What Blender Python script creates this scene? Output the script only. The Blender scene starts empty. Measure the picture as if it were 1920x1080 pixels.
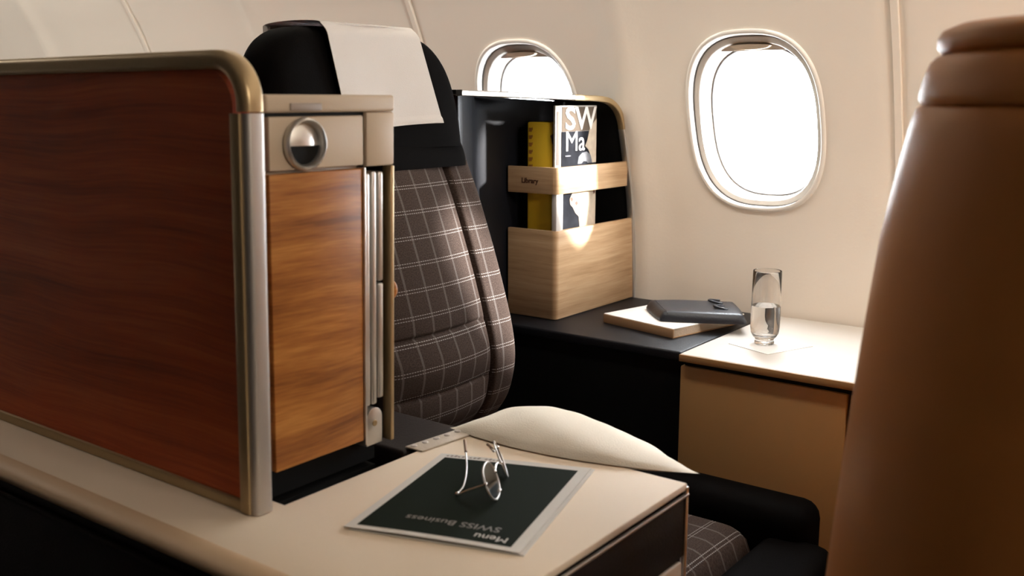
import bpy, bmesh, math, random
from mathutils import Vector, Matrix
random.seed(4)
S = bpy.context.scene
COL = S.collection
PI = math.pi

# ------------------------------------------------------------------ camera
cam_d = bpy.data.cameras.new('camera'); cam = bpy.data.objects.new('camera', cam_d); COL.objects.link(cam)
d1 = Vector((-2535, -353, 1878)).normalized()          # aft direction seen in camera axes (x right, y down, z ahead)
d2 = Vector((1440, -353, 1878)).normalized()           # outboard direction
ax = -d1; ay = (d2 - ax * d2.dot(ax)).normalized(); az = ax.cross(ay)
M3 = Matrix(((ax.x, -ax.y, -ax.z), (ay.x, -ay.y, -ay.z), (az.x, -az.y, -az.z)))
cam.matrix_world = Matrix.Translation((0, 0, 1.12)) @ M3.to_4x4()
cam_d.sensor_width = 36; cam_d.lens = 36 * 1878 / 1920
cam_d.clip_start = .02
cam_d.dof.use_dof = True; cam_d.dof.focus_distance = 1.7; cam_d.dof.aperture_fstop = 5.6
S.camera = cam
# ------------------------------------------------------------------ world, light, exposure
w = bpy.data.worlds.new('world'); S.world = w; w.use_nodes = True
nt = w.node_tree; bg = nt.nodes['Background']
bg.inputs[0].default_value = (.90, .95, 1, 1); bg.inputs[1].default_value = 32
S.view_settings.view_transform = 'Standard'; S.view_settings.look = 'None'
S.view_settings.exposure = 0; S.view_settings.gamma = 1; S.view_settings.use_curve_mapping = False

def area(name, loc, target, sx, sy, power, col):
    l = bpy.data.lights.new(name, 'AREA'); l.shape = 'RECTANGLE'; l.size = sx; l.size_y = sy; l.energy = power; l.color = col
    o = bpy.data.objects.new(name, l); COL.objects.link(o); o.location = loc
    o.rotation_euler = (Vector(target) - Vector(loc)).to_track_quat('-Z', 'Z').to_euler()
    o['kind'] = 'structure'
    return o
# cove light strip over the windows, washing the side wall and the tables
area('cove_light', (-1.2, 1.40, 1.88), (-1.2, 1.95, 1.42), 5.6, .08, 34, (1, .95, .87))
# soft low daylight slanting in from ahead through the windows
sl = bpy.data.lights.new('sun', 'SUN'); sl.energy = 22; sl.angle = math.radians(3.2); sl.color = (1, .97, .93)
so = bpy.data.objects.new('sun', sl); COL.objects.link(so); so.location = (1.5, 3.5, 2.2)
so.rotation_euler = Vector((-.80, -.66, -.27)).to_track_quat('-Z', 'Z').to_euler(); so['kind'] = 'structure'
# unseen lamp ahead, placed so the seat ahead shades the plaid seat
area('unseen_light', (1.65, .60, 1.90), (-.9, .85, .9), .6, .6, 25, (1, .88, .74))
area('unseen_light', (-3.1, .35, 2.06), (-3.3, 1.9, 1.2), .5, .5, 16, (1, .92, .82))  # added unseen fill aft, brightens the far end of the side wall
# ------------------------------------------------------------------ materials
def new_mat(name):
    m = bpy.data.materials.new(name); m.use_nodes = True
    return m, m.node_tree, m.node_tree.nodes['Principled BSDF']
def simple(name, col, rough=.5, metal=0., bump=0., bscale=300., coat=0., spec=.5, vary=0., vscale=6.):
    m, t, b = new_mat(name)
    b.inputs['Base Color'].default_value = (*col, 1); b.inputs['Roughness'].default_value = rough
    b.inputs['Metallic'].default_value = metal; b.inputs['Coat Weight'].default_value = coat
    b.inputs['Specular IOR Level'].default_value = spec
    tc = t.nodes.new('ShaderNodeTexCoord')
    if bump:
        n = t.nodes.new('ShaderNodeTexNoise'); n.inputs['Scale'].default_value = bscale; n.inputs['Detail'].default_value = 4
        t.links.new(tc.outputs['Object'], n.inputs['Vector'])
        bp = t.nodes.new('ShaderNodeBump'); bp.inputs['Strength'].default_value = bump; bp.inputs['Distance'].default_value = .002
        t.links.new(n.outputs['Fac'], bp.inputs['Height']); t.links.new(bp.outputs['Normal'], b.inputs['Normal'])
    if vary:
        n = t.nodes.new('ShaderNodeTexNoise'); n.inputs['Scale'].default_value = vscale; n.inputs['Detail'].default_value = 3
        t.links.new(tc.outputs['Object'], n.inputs['Vector'])
        r = t.nodes.new('ShaderNodeValToRGB')
        r.color_ramp.elements[0].position = .3; r.color_ramp.elements[1].position = .7
        r.color_ramp.elements[0].color = (*[c * (1 - vary) for c in col], 1); r.color_ramp.elements[1].color = (*[min(1, c * (1 + vary)) for c in col], 1)
        t.links.new(n.outputs['Fac'], r.inputs['Fac']); t.links.new(r.outputs['Color'], b.inputs['Base Color'])
    return m
def wood(name, dark, mid, light, stretch=(1.6, 1.6, 34), rough=.38, bend=.04):
    m, t, b = new_mat(name); N = t.nodes.new; L = t.links.new
    tc = N('ShaderNodeTexCoord')
    wn = N('ShaderNodeTexNoise'); wn.inputs['Scale'].default_value = 2.3; wn.inputs['Detail'].default_value = 2
    L(tc.outputs['Object'], wn.inputs['Vector'])
    sub = N('ShaderNodeVectorMath'); sub.operation = 'SUBTRACT'; sub.inputs[1].default_value = (.5, .5, .5); L(wn.outputs['Color'], sub.inputs[0])
    sc = N('ShaderNodeVectorMath'); sc.operation = 'MULTIPLY'; sc.inputs[1].default_value = (0, 0, bend * 4); L(sub.outputs[0], sc.inputs[0])
    add = N('ShaderNodeVectorMath'); add.operation = 'ADD'; L(tc.outputs['Object'], add.inputs[0]); L(sc.outputs[0], add.inputs[1])
    mp = N('ShaderNodeMapping'); mp.inputs['Scale'].default_value = stretch; L(add.outputs[0], mp.inputs['Vector'])
    n1 = N('ShaderNodeTexNoise'); n1.inputs['Scale'].default_value = 1.0; n1.inputs['Detail'].default_value = 5; n1.inputs['Roughness'].default_value = .62
    L(mp.outputs[0], n1.inputs['Vector'])
    mp2 = N('ShaderNodeMapping'); mp2.inputs['Scale'].default_value = (stretch[0] * 6, stretch[1] * 6, stretch[2] * 9); L(add.outputs[0], mp2.inputs['Vector'])
    n2 = N('ShaderNodeTexNoise'); n2.inputs['Scale'].default_value = 1.0; n2.inputs['Detail'].default_value = 3; L(mp2.outputs[0], n2.inputs['Vector'])
    mx = N('ShaderNodeMix'); mx.data_type = 'FLOAT'; mx.inputs[0].default_value = .28; L(n1.outputs['Fac'], mx.inputs[2]); L(n2.outputs['Fac'], mx.inputs[3])
    r = N('ShaderNodeValToRGB'); e = r.color_ramp.elements
    e[0].position = .34; e[0].color = (*dark, 1); e[1].position = .68; e[1].color = (*light, 1)
    k = e.new(.5); k.color = (*mid, 1)
    L(mx.outputs[0], r.inputs['Fac']); L(r.outputs['Color'], b.inputs['Base Color'])
    bp = N('ShaderNodeBump'); bp.inputs['Strength'].default_value = .12; bp.inputs['Distance'].default_value = .001
    L(n2.outputs['Fac'], bp.inputs['Height']); L(bp.outputs['Normal'], b.inputs['Normal'])
    b.inputs['Roughness'].default_value = rough; b.inputs['Specular IOR Level'].default_value = .25
    return m
def plaid(name):
    """dark brown upholstery woven with pale lines; UV is in metres"""
    m, t, b = new_mat(name); N = t.nodes.new; L = t.links.new
    uv = N('ShaderNodeUVMap'); sep = N('ShaderNodeSeparateXYZ'); L(uv.outputs[0], sep.inputs[0])
    def math_(op, a, v=None, v2=None):
        n = N('ShaderNodeMath'); n.operation = op
        L(a, n.inputs[0])
        if v is not None:
            if isinstance(v, (int, float)): n.inputs[1].default_value = v
            else: L(v, n.inputs[1])
        if v2 is not None: n.inputs[2].default_value = v2
        return n.outputs[0]
    P = .043
    def line(coord, off, width):
        f = math_('FRACT', math_('ADD', math_('DIVIDE', coord, P), off))
        d = math_('ABSOLUTE', math_('SUBTRACT', f, .5))
        return math_('LESS_THAN', d, width / P / 2)
    y, z = sep.outputs[0], sep.outputs[1]
    h1 = line(z, .46, .0013); h2 = line(z, .54 + .04, .0013)
    dash = math_('GREATER_THAN', math_('FRACT', math_('DIVIDE', y, .0052)), .32)
    h = math_('MULTIPLY', math_('MAXIMUM', h1, h2), dash)
    v = math_('MULTIPLY', line(y, .5, .0045), .22)
    tot = math_('MAXIMUM', math_('MULTIPLY', h, 1.0), v)
    n = N('ShaderNodeTexNoise'); n.inputs['Scale'].default_value = 420; n.inputs['Detail'].default_value = 6; n.inputs['Roughness'].default_value = .75; L(uv.outputs[0], n.inputs['Vector'])
    base = N('ShaderNodeValToRGB'); base.color_ramp.elements[0].color = (.018, .0115, .009, 1); base.color_ramp.elements[1].color = (.080, .058, .049, 1)
    base.color_ramp.elements[0].position = .3; base.color_ramp.elements[1].position = .7
    L(n.outputs['Fac'], base.inputs['Fac'])
    mx = N('ShaderNodeMix'); mx.data_type = 'RGBA'; L(tot, mx.inputs[0]); L(base.outputs[0], mx.inputs[6]); mx.inputs[7].default_value = (.27, .25, .24, 1)
    L(mx.outputs[2], b.inputs['Base Color']); b.inputs['Roughness'].default_value = .8
    b.inputs['Specular IOR Level'].default_value = .03
    bp = N('ShaderNodeBump'); bp.inputs['Strength'].default_value = .4; bp.inputs['Distance'].default_value = .001
    L(math_('ADD', n.outputs['Fac'], math_('MULTIPLY', h, -1.0)), bp.inputs['Height']); L(bp.outputs['Normal'], b.inputs['Normal'])
    return m
M = {}
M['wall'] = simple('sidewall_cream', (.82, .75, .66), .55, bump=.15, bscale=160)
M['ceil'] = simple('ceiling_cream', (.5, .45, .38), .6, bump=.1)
M['carpet'] = simple('carpet_dark', (.03, .028, .03), .95, bump=.8, bscale=500)
M['rim'] = simple('window_plastic', (.80, .76, .70), .32, bump=.02)
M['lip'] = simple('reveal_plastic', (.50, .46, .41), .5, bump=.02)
M['seal'] = simple('grey_seal', (.14, .13, .125), .6, bump=.02)
M['shade'] = simple('shade_plastic', (.55, .48, .40), .5, bump=.02)
M['shaded_edge'] = simple('shaded_beige_edge', (.66, .48, .31), .5, bump=.05)  # table beige, warmed in colour for the shadow tint along the ledge
M['beige'] = simple('beige_laminate', (.50, .405, .30), .5, bump=.06, bscale=500)
M['lit_top'] = simple('lit_laminate_top', (.64, .60, .55), .38, bump=.04, bscale=400)  # beige laminate paled to carry the window light on the side table
M['beige_top'] = simple('beige_tabletop', (.76, .64, .50), .7, bump=.05, bscale=400)
M['tan'] = simple('shaded_beige_front', (.40, .22, .085), .45, bump=.05, bscale=400, vary=.05)  # beige front facing the aisle, its shade put into the base colour
M['shell'] = simple('shaded_beige_shell', (.50, .195, .048), .45, bump=.12, bscale=350, spec=.35, vary=.08)  # beige shell browned in the base colour for the warm shade on it
M['black'] = simple('black_leather', (.007, .007, .009), .45, bump=.3, bscale=420, spec=.22)
M['blackmat'] = simple('black_matt_plastic', (.005, .005, .005), .7, bump=.05, spec=.15)
M['blackfab'] = simple('black_headrest_leather', (.004, .0035, .0035), .8, bump=.2, bscale=500, spec=.02)
M['brownblack'] = simple('dark_brown_leather', (.014, .009, .008), .5, bump=.25, bscale=400, spec=.25)
M['champ'] = simple('champagne_metal_paint', (.42, .31, .17), .36, metal=.55, bump=.02)
M['silver'] = simple('satin_silver_metal', (.62, .61, .59), .34, metal=.9, bump=.02)
M['post'] = simple('brushed_post_metal', (.50, .475, .45), .46, metal=.85, bump=.02)
M['chrome'] = simple('chrome', (.8, .8, .8), .12, metal=1, bump=.01)
M['wood'] = wood('shaded_teak_veneer', (.27, .038, .008), (.47, .076, .015), (.62, .135, .03), (1.2, 1.2, 34), rough=.5, bend=.015)  # same teak as the cabinet, darkened and reddened for the divider's shade
M['teak'] = wood('teak_veneer', (.18, .062, .015), (.35, .135, .033), (.54, .25, .066), (1.6, 3.2, 38), bend=.018)
M['oak'] = wood('oak_veneer', (.36, .22, .115), (.47, .31, .175), (.57, .40, .25), (3, 3, 75), bend=.005)
M['linen'] = simple('cream_linen', (.58, .55, .52), .85, bump=.3, bscale=700)
M['pillow'] = simple('pillow_cotton', (.88, .83, .72), .85, bump=.3, bscale=500)
M['paper'] = simple('white_card', (.62, .60, .56), .75, bump=.02)
M['green'] = simple('dark_green_print', (.009, .014, .010), .7, bump=.02, spec=.05)
M['inkw'] = simple('white_ink', (.68, .66, .63), .8, spec=.05)
M['inkg'] = simple('grey_ink', (.24, .23, .22), .5)
M['inkd'] = simple('dark_ink', (.09, .03, .012), .6)
M['bookwhite'] = simple('white_book_cover', (.82, .80, .76), .4, bump=.02)
M['pages'] = simple('cream_book_pages', (.62, .52, .40), .8, bump=.6, bscale=400)
M['bookedge'] = simple('tan_book_spine', (.42, .25, .13), .6, bump=.05)
M['navy'] = simple('dark_navy_leather', (.018, .02, .027), .38, bump=.3, bscale=260)
M['yellow'] = simple('yellow_book_cover', (.98, .66, .04), .45, bump=.02)
M['orange'] = simple('orange_brown_print', (.40, .17, .03), .5)
M['magtop'] = simple('taupe_print', (.11, .085, .065), .8, spec=.04, vary=.1)
M['magdark'] = simple('dark_slate_print', (.014, .015, .019), .8, spec=.04, vary=.4, vscale=30)
M['magcream'] = simple('cream_figure_print', (.42, .35, .27), .8, spec=.04, vary=.12, vscale=60)
M['maggrey'] = simple('grey_figure_print', (.16, .165, .18), .8, spec=.04, vary=.3, vscale=60)
M['plaid'] = plaid('plaid_upholstery')
def glassmat(name, ior=1.45, tint=(1, 1, 1)):
    m, t, b = new_mat(name)
    b.inputs['Base Color'].default_value = (*tint, 1); b.inputs['Transmission Weight'].default_value = 1
    b.inputs['Roughness'].default_value = 0.0; b.inputs['IOR'].default_value = ior
    return m
M['glass'] = glassmat('clear_glass', 1.45)
M['water'] = glassmat('water', 1.33)
def pane(name, refl=.06, tint=(1, 1, 1)):
    m = bpy.data.materials.new(name); m.use_nodes = True; t = m.node_tree; t.nodes.clear()
    o = t.nodes.new('ShaderNodeOutputMaterial'); tr = t.nodes.new('ShaderNodeBsdfTransparent'); g = t.nodes.new('ShaderNodeBsdfGlossy')
    tr.inputs[0].default_value = (*tint, 1); g.inputs['Roughness'].default_value = .05
    mx = t.nodes.new('ShaderNodeMixShader'); mx.inputs[0].default_value = refl
    t.links.new(tr.outputs[0], mx.inputs[1]); t.links.new(g.outputs[0], mx.inputs[2]); t.links.new(mx.outputs[0], o.inputs[0])
    return m
M['pane'] = pane('acrylic_pane'); M['lens'] = pane('spectacle_lens', .22, (.80, .80, .80)); M['tissue'] = None
# ------------------------------------------------------------------ helpers
def org(p):
    v = Vector((0, 0, 0))
    while p is not None: v = v + Vector(p.location); p = p.parent
    return v
def obj(name, bm, mat, parent=None, smooth=35, tagged=None, loc=None):
    """world-coordinate bmesh -> one object"""
    me = bpy.data.meshes.new(name)
    bmesh.ops.recalc_face_normals(bm, faces=bm.faces) if not getattr(bm, 'keep', False) else None
    if parent is None:
        if loc is None:
            xs = [v.co.x for v in bm.verts]; ys = [v.co.y for v in bm.verts]; zs = [v.co.z for v in bm.verts]
            loc = Vector(((min(xs) + max(xs)) / 2, (min(ys) + max(ys)) / 2, min(zs)))
        o_ = Vector(loc)
    else: o_ = org(parent)
    bmesh.ops.translate(bm, verts=bm.verts, vec=-o_)
    bm.to_mesh(me); bm.free()
    mats = mat if isinstance(mat, (list, tuple)) else [mat]
    for m in mats: me.materials.append(m)
    if smooth:
        for p in me.polygons: p.use_smooth = True
        me.set_sharp_from_angle(angle=math.radians(smooth))
    o = bpy.data.objects.new(name, me); COL.objects.link(o)
    if parent is None: o.location = o_
    else: o.parent = parent
    return o
def thing(name, label, cat, loc, group=None):
    o = bpy.data.objects.new(name, None); COL.objects.link(o); o.location = loc; o.empty_display_size = .05
    o['label'] = label; o['category'] = cat
    if group: o['group'] = group
    return o
def tag(o, label, cat, group=None):
    o['label'] = label; o['category'] = cat
    if group: o['group'] = group
    return o
def struct(o): o['kind'] = 'structure'; return o
def box(lo, hi, bev=0., seg=2, bm=None):
    own = bm is None
    b = bmesh.new()
    bmesh.ops.create_cube(b, size=1)
    lo = Vector(lo); hi = Vector(hi)
    for v in b.verts: v.co = Vector([lo[i] + (v.co[i] + .5) * (hi[i] - lo[i]) for i in range(3)])
    if bev: bmesh.ops.bevel(b, geom=list(b.edges), offset=bev, segments=seg, profile=.5, affect='EDGES')
    if own: return b
    join(bm, b); return bm
def join(dst, src):
    me = bpy.data.meshes.new('tmp'); src.to_mesh(me); src.free(); dst.from_mesh(me); bpy.data.meshes.remove(me)
def prism(poly, z0, z1, bev=0., seg=2, rim_only=False):
    """polygon in xy extruded in z"""
    b = bmesh.new(); vs = [b.verts.new((x, y, z0)) for x, y in poly]; f = b.faces.new(vs)
    r = bmesh.ops.extrude_face_region(b, geom=[f])
    for v in [g for g in r['geom'] if isinstance(g, bmesh.types.BMVert)]: v.co.z = z1
    if bev: bmesh.ops.bevel(b, geom=list(b.edges), offset=bev, segments=seg, profile=.5, affect='EDGES')
    return b
def prism_x(poly, x0, x1, bev=0.):
    """polygon in yz extruded in x"""
    b = bmesh.new(); vs = [b.verts.new((x0, y, z)) for y, z in poly]; f = b.faces.new(vs)
    r = bmesh.ops.extrude_face_region(b, geom=[f])
    for v in [g for g in r['geom'] if isinstance(g, bmesh.types.BMVert)]: v.co.x = x1
    if bev: bmesh.ops.bevel(b, geom=[e for e in b.edges], offset=bev, segments=2, profile=.5, affect='EDGES')
    return b
def sweep(path, prof, N, closed=False, cap=True):
    """profile (a along side, b along plane normal N) swept along planar path"""
    b = bmesh.new(); N = Vector(N).normalized(); P = [Vector(p) for p in path]; n = len(P); rings = []
    for i in range(n):
        a = P[(i - 1) % n] if closed or i > 0 else P[i]; c = P[(i + 1) % n] if closed or i < n - 1 else P[i]
        t0 = (P[i] - a); t1 = (c - P[i])
        t0 = t0.normalized() if t0.length > 1e-9 else t1.normalized()
        t1 = t1.normalized() if t1.length > 1e-9 else t0
        T = (t0 + t1).normalized(); s = N.cross(T).normalized(); k = 1 / max(.5, T.dot(t0))
        rings.append([b.verts.new(P[i] + s * u * k + N * v) for u, v in prof])
    m = len(prof)
    for i in range(n if closed else n - 1):
        A = rings[i]; B = rings[(i + 1) % n]
        for j in range(m): b.faces.new((A[j], A[(j + 1) % m], B[(j + 1) % m], B[j]))
    if cap and not closed: b.faces.new(rings[0]); b.faces.new(rings[-1][::-1])
    return b
def rprof(a0, a1, b0, b1, r, k=4):
    pts = []
    for cx, cy, s in ((a1 - r, b1 - r, 0), (a0 + r, b1 - r, 1), (a0 + r, b0 + r, 2), (a1 - r, b0 + r, 3)):
        for i in range(k + 1):
            t = (s + i / k) * PI / 2; pts.append((cx + r * math.cos(t), cy + r * math.sin(t)))
    return pts
def tube(pts, r, seg=10, cap=True):
    b = bmesh.new(); P = [Vector(p) for p in pts]; rings = []; n = len(P)
    rs = r if isinstance(r, (list, tuple)) else [r] * n
    up = Vector((.13, .2, 1)).normalized()
    for i in range(n):
        T = (P[min(i + 1, n - 1)] - P[max(i - 1, 0)]).normalized()
        s = T.cross(up)
        if s.length < .1: s = T.cross(Vector((1, 0, 0)))
        s.normalize(); q = s.cross(T)
        rings.append([b.verts.new(P[i] + (s * math.cos(2 * PI * j / seg) + q * math.sin(2 * PI * j / seg)) * rs[i]) for j in range(seg)])
    for i in range(n - 1):
        for j in range(seg): b.faces.new((rings[i][j], rings[i][(j + 1) % seg], rings[i + 1][(j + 1) % seg], rings[i + 1][j]))
    if cap: b.faces.new(rings[0]); b.faces.new(rings[-1][::-1])
    return b
def lathe(prof, c, seg=48, axis='z', caps=(False, False)):
    b = bmesh.new(); rings = []
    for r, h in prof:
        ring = []
        for j in range(seg):
            t = 2 * PI * j / seg; u, v = r * math.cos(t), r * math.sin(t)
            co = (c[0] + u, c[1] + v, c[2] + h) if axis == 'z' else ((c[0] + h, c[1] + u, c[2] + v) if axis == 'x' else (c[0] + u, c[1] + h, c[2] + v))
            ring.append(b.verts.new(co))
        rings.append(ring)
    for i in range(len(rings) - 1):
        for j in range(seg): b.faces.new((rings[i][j], rings[i][(j + 1) % seg], rings[i + 1][(j + 1) % seg], rings[i + 1][j]))
    if caps[0]: b.faces.new(rings[0])
    if caps[1]: b.faces.new(rings[-1][::-1])
    return b
def grid(nu, nv, fn, uvfn=None):
    b = bmesh.new(); V = [[b.verts.new(fn(i / nu, j / nv)) for j in range(nv + 1)] for i in range(nu + 1)]
    L = b.loops.layers.uv.new('UVMap') if uvfn else None
    for i in range(nu):
        for j in range(nv):
            f = b.faces.new((V[i][j], V[i + 1][j], V[i + 1][j + 1], V[i][j + 1]))
            if L:
                for lp, (a, c) in zip(f.loops, ((i, j), (i + 1, j), (i + 1, j + 1), (i, j + 1))): lp[L].uv = uvfn(a / nu, c / nv)
    return b
def interp(tab, t):
    if t <= tab[0][0]: return tab[0][1]
    for (a, x), (b_, y) in zip(tab, tab[1:]):
        if t <= b_: return x + (y - x) * (t - a) / (b_ - a)
    return tab[-1][1]
def smooth_interp(tab, t):
    n = len(tab)
    if t <= tab[0][0]: return tab[0][1]
    if t >= tab[-1][0]: return tab[-1][1]
    for i in range(n - 1):
        if t <= tab[i + 1][0]:
            x0, y0 = tab[i]; x1, y1 = tab[i + 1]
            m0 = (y1 - tab[i - 1][1]) / (x1 - tab[i - 1][0]) if i > 0 else (y1 - y0) / (x1 - x0)
            m1 = (tab[i + 2][1] - y0) / (tab[i + 2][0] - x0) if i < n - 2 else (y1 - y0) / (x1 - x0)
            h = x1 - x0; s = (t - x0) / h
            return (2 * s**3 - 3 * s**2 + 1) * y0 + (s**3 - 2 * s**2 + s) * h * m0 + (-2 * s**3 + 3 * s**2) * y1 + (s**3 - s**2) * h * m1
def text_bm(body, size, M4, depth=.0002, bold=0.):
    cu = bpy.data.curves.new('t', 'FONT'); cu.body = body; cu.size = size; cu.extrude = depth; cu.offset = bold; cu.resolution_u = 3
    ob = bpy.data.objects.new('t', cu); COL.objects.link(ob)
    dg = bpy.context.evaluated_depsgraph_get(); me = bpy.data.meshes.new_from_object(ob.evaluated_get(dg))
    b = bmesh.new(); b.from_mesh(me); bmesh.ops.transform(b, matrix=M4, verts=b.verts)
    bpy.data.objects.remove(ob); bpy.data.curves.remove(cu); bpy.data.meshes.remove(me)
    return b
def frame(o, xa, ya):
    xa = Vector(xa).normalized(); ya = Vector(ya); ya = (ya - xa * ya.dot(xa)).normalized(); za = xa.cross(ya)
    m = Matrix((xa, ya, za)).transposed().to_4x4(); m.translation = Vector(o); return m
# ------------------------------------------------------------------ side wall with windows
YW = [(0, 1.92), (.3, 2.02), (.66, 2.05), (.8, 2.045), (.92, 2.025), (1.07, 1.985), (1.25, 1.922), (1.4, 1.85), (1.6, 1.72), (1.8, 1.55)]
PITCH = .58; X0 = -.855; SEAM0 = -.575
def ywall(x, z):
    y = smooth_interp(YW, z)
    u = ((x - SEAM0) / (2 * PITCH)) % 1.0
    y += -.020 * math.exp(-((u - .5) / .035) ** 2)              # soft rib between two windows of a panel
    y += .010 * (math.exp(-(u / .012) ** 2) + math.exp(-((1 - u) / .012) ** 2))   # panel edges turn outboard
    return y
wall = struct(bpy.data.objects.new('wall_right', None)); COL.objects.link(wall); wall.location = (0, 2.0, 0)
AW, BW, ZC, EX = .142, .178, 1.071, 2.7
ZLO, ZHI = .80, 1.36
def oval(t, s=1.0, da=0.):
    c, s_ = math.cos(t), math.sin(t)
    r = (abs(c / (AW * s + da)) ** EX + abs(s_ / (BW * s + da)) ** EX) ** (-1 / EX)
    return r * c, r * s_
def cell(bm, xc, x0, x1):
    """wall around one window opening"""
    n = 24; per = []
    for i in range(n): per.append((x0 + (x1 - x0) * i / n, ZLO))
    for i in range(n): per.append((x1, ZLO + (ZHI - ZLO) * i / n))
    for i in range(n): per.append((x1 - (x1 - x0) * i / n, ZHI))
    for i in range(n): per.append((x0, ZHI - (ZHI - ZLO) * i / n))
    K = 9; rings = []
    for k in range(K + 1):
        f = (k / K) ** 1.4; ring = []
        for (px, pz) in per:
            t = math.atan2(pz - ZC, px - xc); ox, oz = oval(t)
            x = xc + ox + (px - xc - ox) * f; z = ZC + oz + (pz - ZC - oz) * f
            ring.append(bm.verts.new((x, ywall(x, z), z)))
        rings.append(ring)
    m = len(per)
    for k in range(K):
        for j in range(m): bm.faces.new((rings[k][j], rings[k][(j + 1) % m], rings[k + 1][(j + 1) % m], rings[k + 1][j]))
    for za, zb, nn in ((0, ZLO, 14), (ZHI, 1.8, 8)):
        V = [[bm.verts.new((x0 + (x1 - x0) * i / n, ywall(x0 + (x1 - x0) * i / n, za + (zb - za) * j / nn), za + (zb - za) * j / nn)) for j in range(nn + 1)] for i in range(n + 1)]
        for i in range(n):
            for j in range(nn): bm.faces.new((V[i][j], V[i + 1][j], V[i + 1][j + 1], V[i][j + 1]))
def make_panel(k):
    xr = SEAM0 - 2 * PITCH * k - .004; xl = xr - 2 * PITCH + .008; xm = (xl + xr) / 2
    bm = bmesh.new(); cell(bm, (xl + xm) / 2 , xl, xm); cell(bm, (xm + xr) / 2, xm, xr)
    bmesh.ops.remove_doubles(bm, verts=bm.verts, dist=.00005)
    bmesh.ops.recalc_face_normals(bm, faces=bm.faces)
    o = obj('wall_panel', bm, M['wall'], wall, 60)
    # cover strip in the joint at the panel's forward end
    xs = xr + .004
    b = bmesh.new()
    path = [(xs, ywall(xs, z / 20) , z / 20) for z in range(0, 37)]
    rg = [[b.verts.new((x + dx, y + dy, z)) for dx, dy in ((-.0075, .006), (-.0065, -.011), (.0065, -.011), (.0075, .006))] for x, y, z in path]
    for i in range(len(rg) - 1):
        for j in range(4): b.faces.new((rg[i][j], rg[i][(j + 1) % 4], rg[i + 1][(j + 1) % 4], rg[i + 1][j]))
    obj('joint_strip', b, M['wall'], wall, 30)
    return [(xl + xm) / 2, (xm + xr) / 2]
wins = []
for k in (-2, -1, 0, 1, 2, 3): wins += make_panel(k)
wins.sort(reverse=True)
def make_window(i, xc, closed=False):
    root = struct(bpy.data.objects.new('window_%d' % (i + 1), None)); COL.objects.link(root)
    root.location = (xc, ywall(xc, ZC), ZC - BW)
    n = 80
    def lofted(prof):
        b = bmesh.new(); rings = []
        for da, dep in prof:
            ring = []
            for j in range(n):
                t = 2 * PI * j / n; ox, oz = oval(t, 1, da); z = ZC + oz; f = max(0, min(1, dep / .03))
                ya = ywall(xc + ox, z); yb = ywall(xc, ZC) - .31 * oz
                ring.append(b.verts.new((xc + ox, ya * (1 - f) + yb * f + dep, z)))
            rings.append(ring)
        for k in range(len(rings) - 1):
            for j in range(n): b.faces.new((rings[k][j], rings[k][(j + 1) % n], rings[k + 1][(j + 1) % n], rings[k + 1][j]))
        return b
    obj('window_rim', lofted([(.010, .001), (.008, -.004), (.004, -.006), (.000, -.004), (-.001, .003), (-.0015, .009)]), M['rim'], root, 60)
    obj('dark_groove', lofted([(-.0012, .006), (-.0016, .0135), (-.0030, .0135)]), M['seal'], root, 60)
    obj('reveal', lofted([(-.0028, .0135), (-.0034, .0125), (-.0135, .0145), (-.0150, .019), (-.0165, .024)]), M['lip'], root, 60)
    obj('funnel', lofted([(-.0160, .022), (-.0185, .040), (-.0215, .060)]), M['lip'], root, 60)
    obj('pane_frame', lofted([(-.0205, .058), (-.0245, .0565), (-.0265, .060), (-.0265, .085)]), M['seal'], root, 60)
    b = bmesh.new()
    vs = []
    for j in range(n):
        t = 2 * PI * j / n; ox, oz = oval(t, 1, -.026); vs.append(b.verts.new((xc + ox, ywall(xc, ZC) - .31 * oz + .072, ZC + oz)))
    b.faces.new(vs)
    obj('pane', b, M['pane'], root, 0)
    # window shade, all but raised
    b = bmesh.new(); zs = ZC + BW * .825; pts = []
    for j in range(61):
        t = PI * j / 60; ox, oz = oval(t, 1, -.0165)
        if ZC + oz >= zs: pts.append((ox, ZC + oz))
    hw = max(p[0] for p in pts)
    pts = [(hw + .003, zs)] + pts + [(-hw - .003, zs)]
    if closed:                                                  # shade pulled right down
        pts = [(lambda q: (q[0], ZC + q[1]))(oval(2 * PI * j / 72, 1, -.0165)) for j in range(72)]
    for dd in (.0225, .0245): b.faces.new([b.verts.new((xc + x, ywall(xc, ZC) - .31 * (z - ZC) + dd, z)) for x, z in pts])
    vv = list(b.verts); m = len(pts)
    for j in range(m): b.faces.new((vv[j], vv[(j + 1) % m], vv[m + (j + 1) % m], vv[m + j]))
    sh = obj('window_shade', b, M['shade'], root, 30)
    zz = ZC + BW - .022
    b = bmesh.new()
    up = [(x, .0075 * math.sqrt(max(0, 1 - (x / .043) ** 2))) for x in [-.043 + .086 * i / 16 for i in range(17)]]
    ring = [(x, -h) for x, h in up] + [(x, h * .4) for x, h in up[::-1][1:-1]]
    F = [b.verts.new((xc + x, ywall(xc, ZC) - .31 * (zz + h - ZC) + .010, zz + h)) for x, h in ring]
    G = [b.verts.new((xc + x, ywall(xc, ZC) - .31 * (zz + h - ZC) + .024, zz + h)) for x, h in ring]
    b.faces.new(F); b.faces.new(G[::-1])
    for j in range(len(F)): b.faces.new((F[j], F[(j + 1) % len(F)], G[(j + 1) % len(F)], G[j]))
    obj('shade_handle', b, M['beige_top'], sh, 30)
for i, xc in enumerate(wins): make_window(i, xc, xc > 0)  # unseen forward windows get closed shades to keep daylight off the seat
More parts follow.
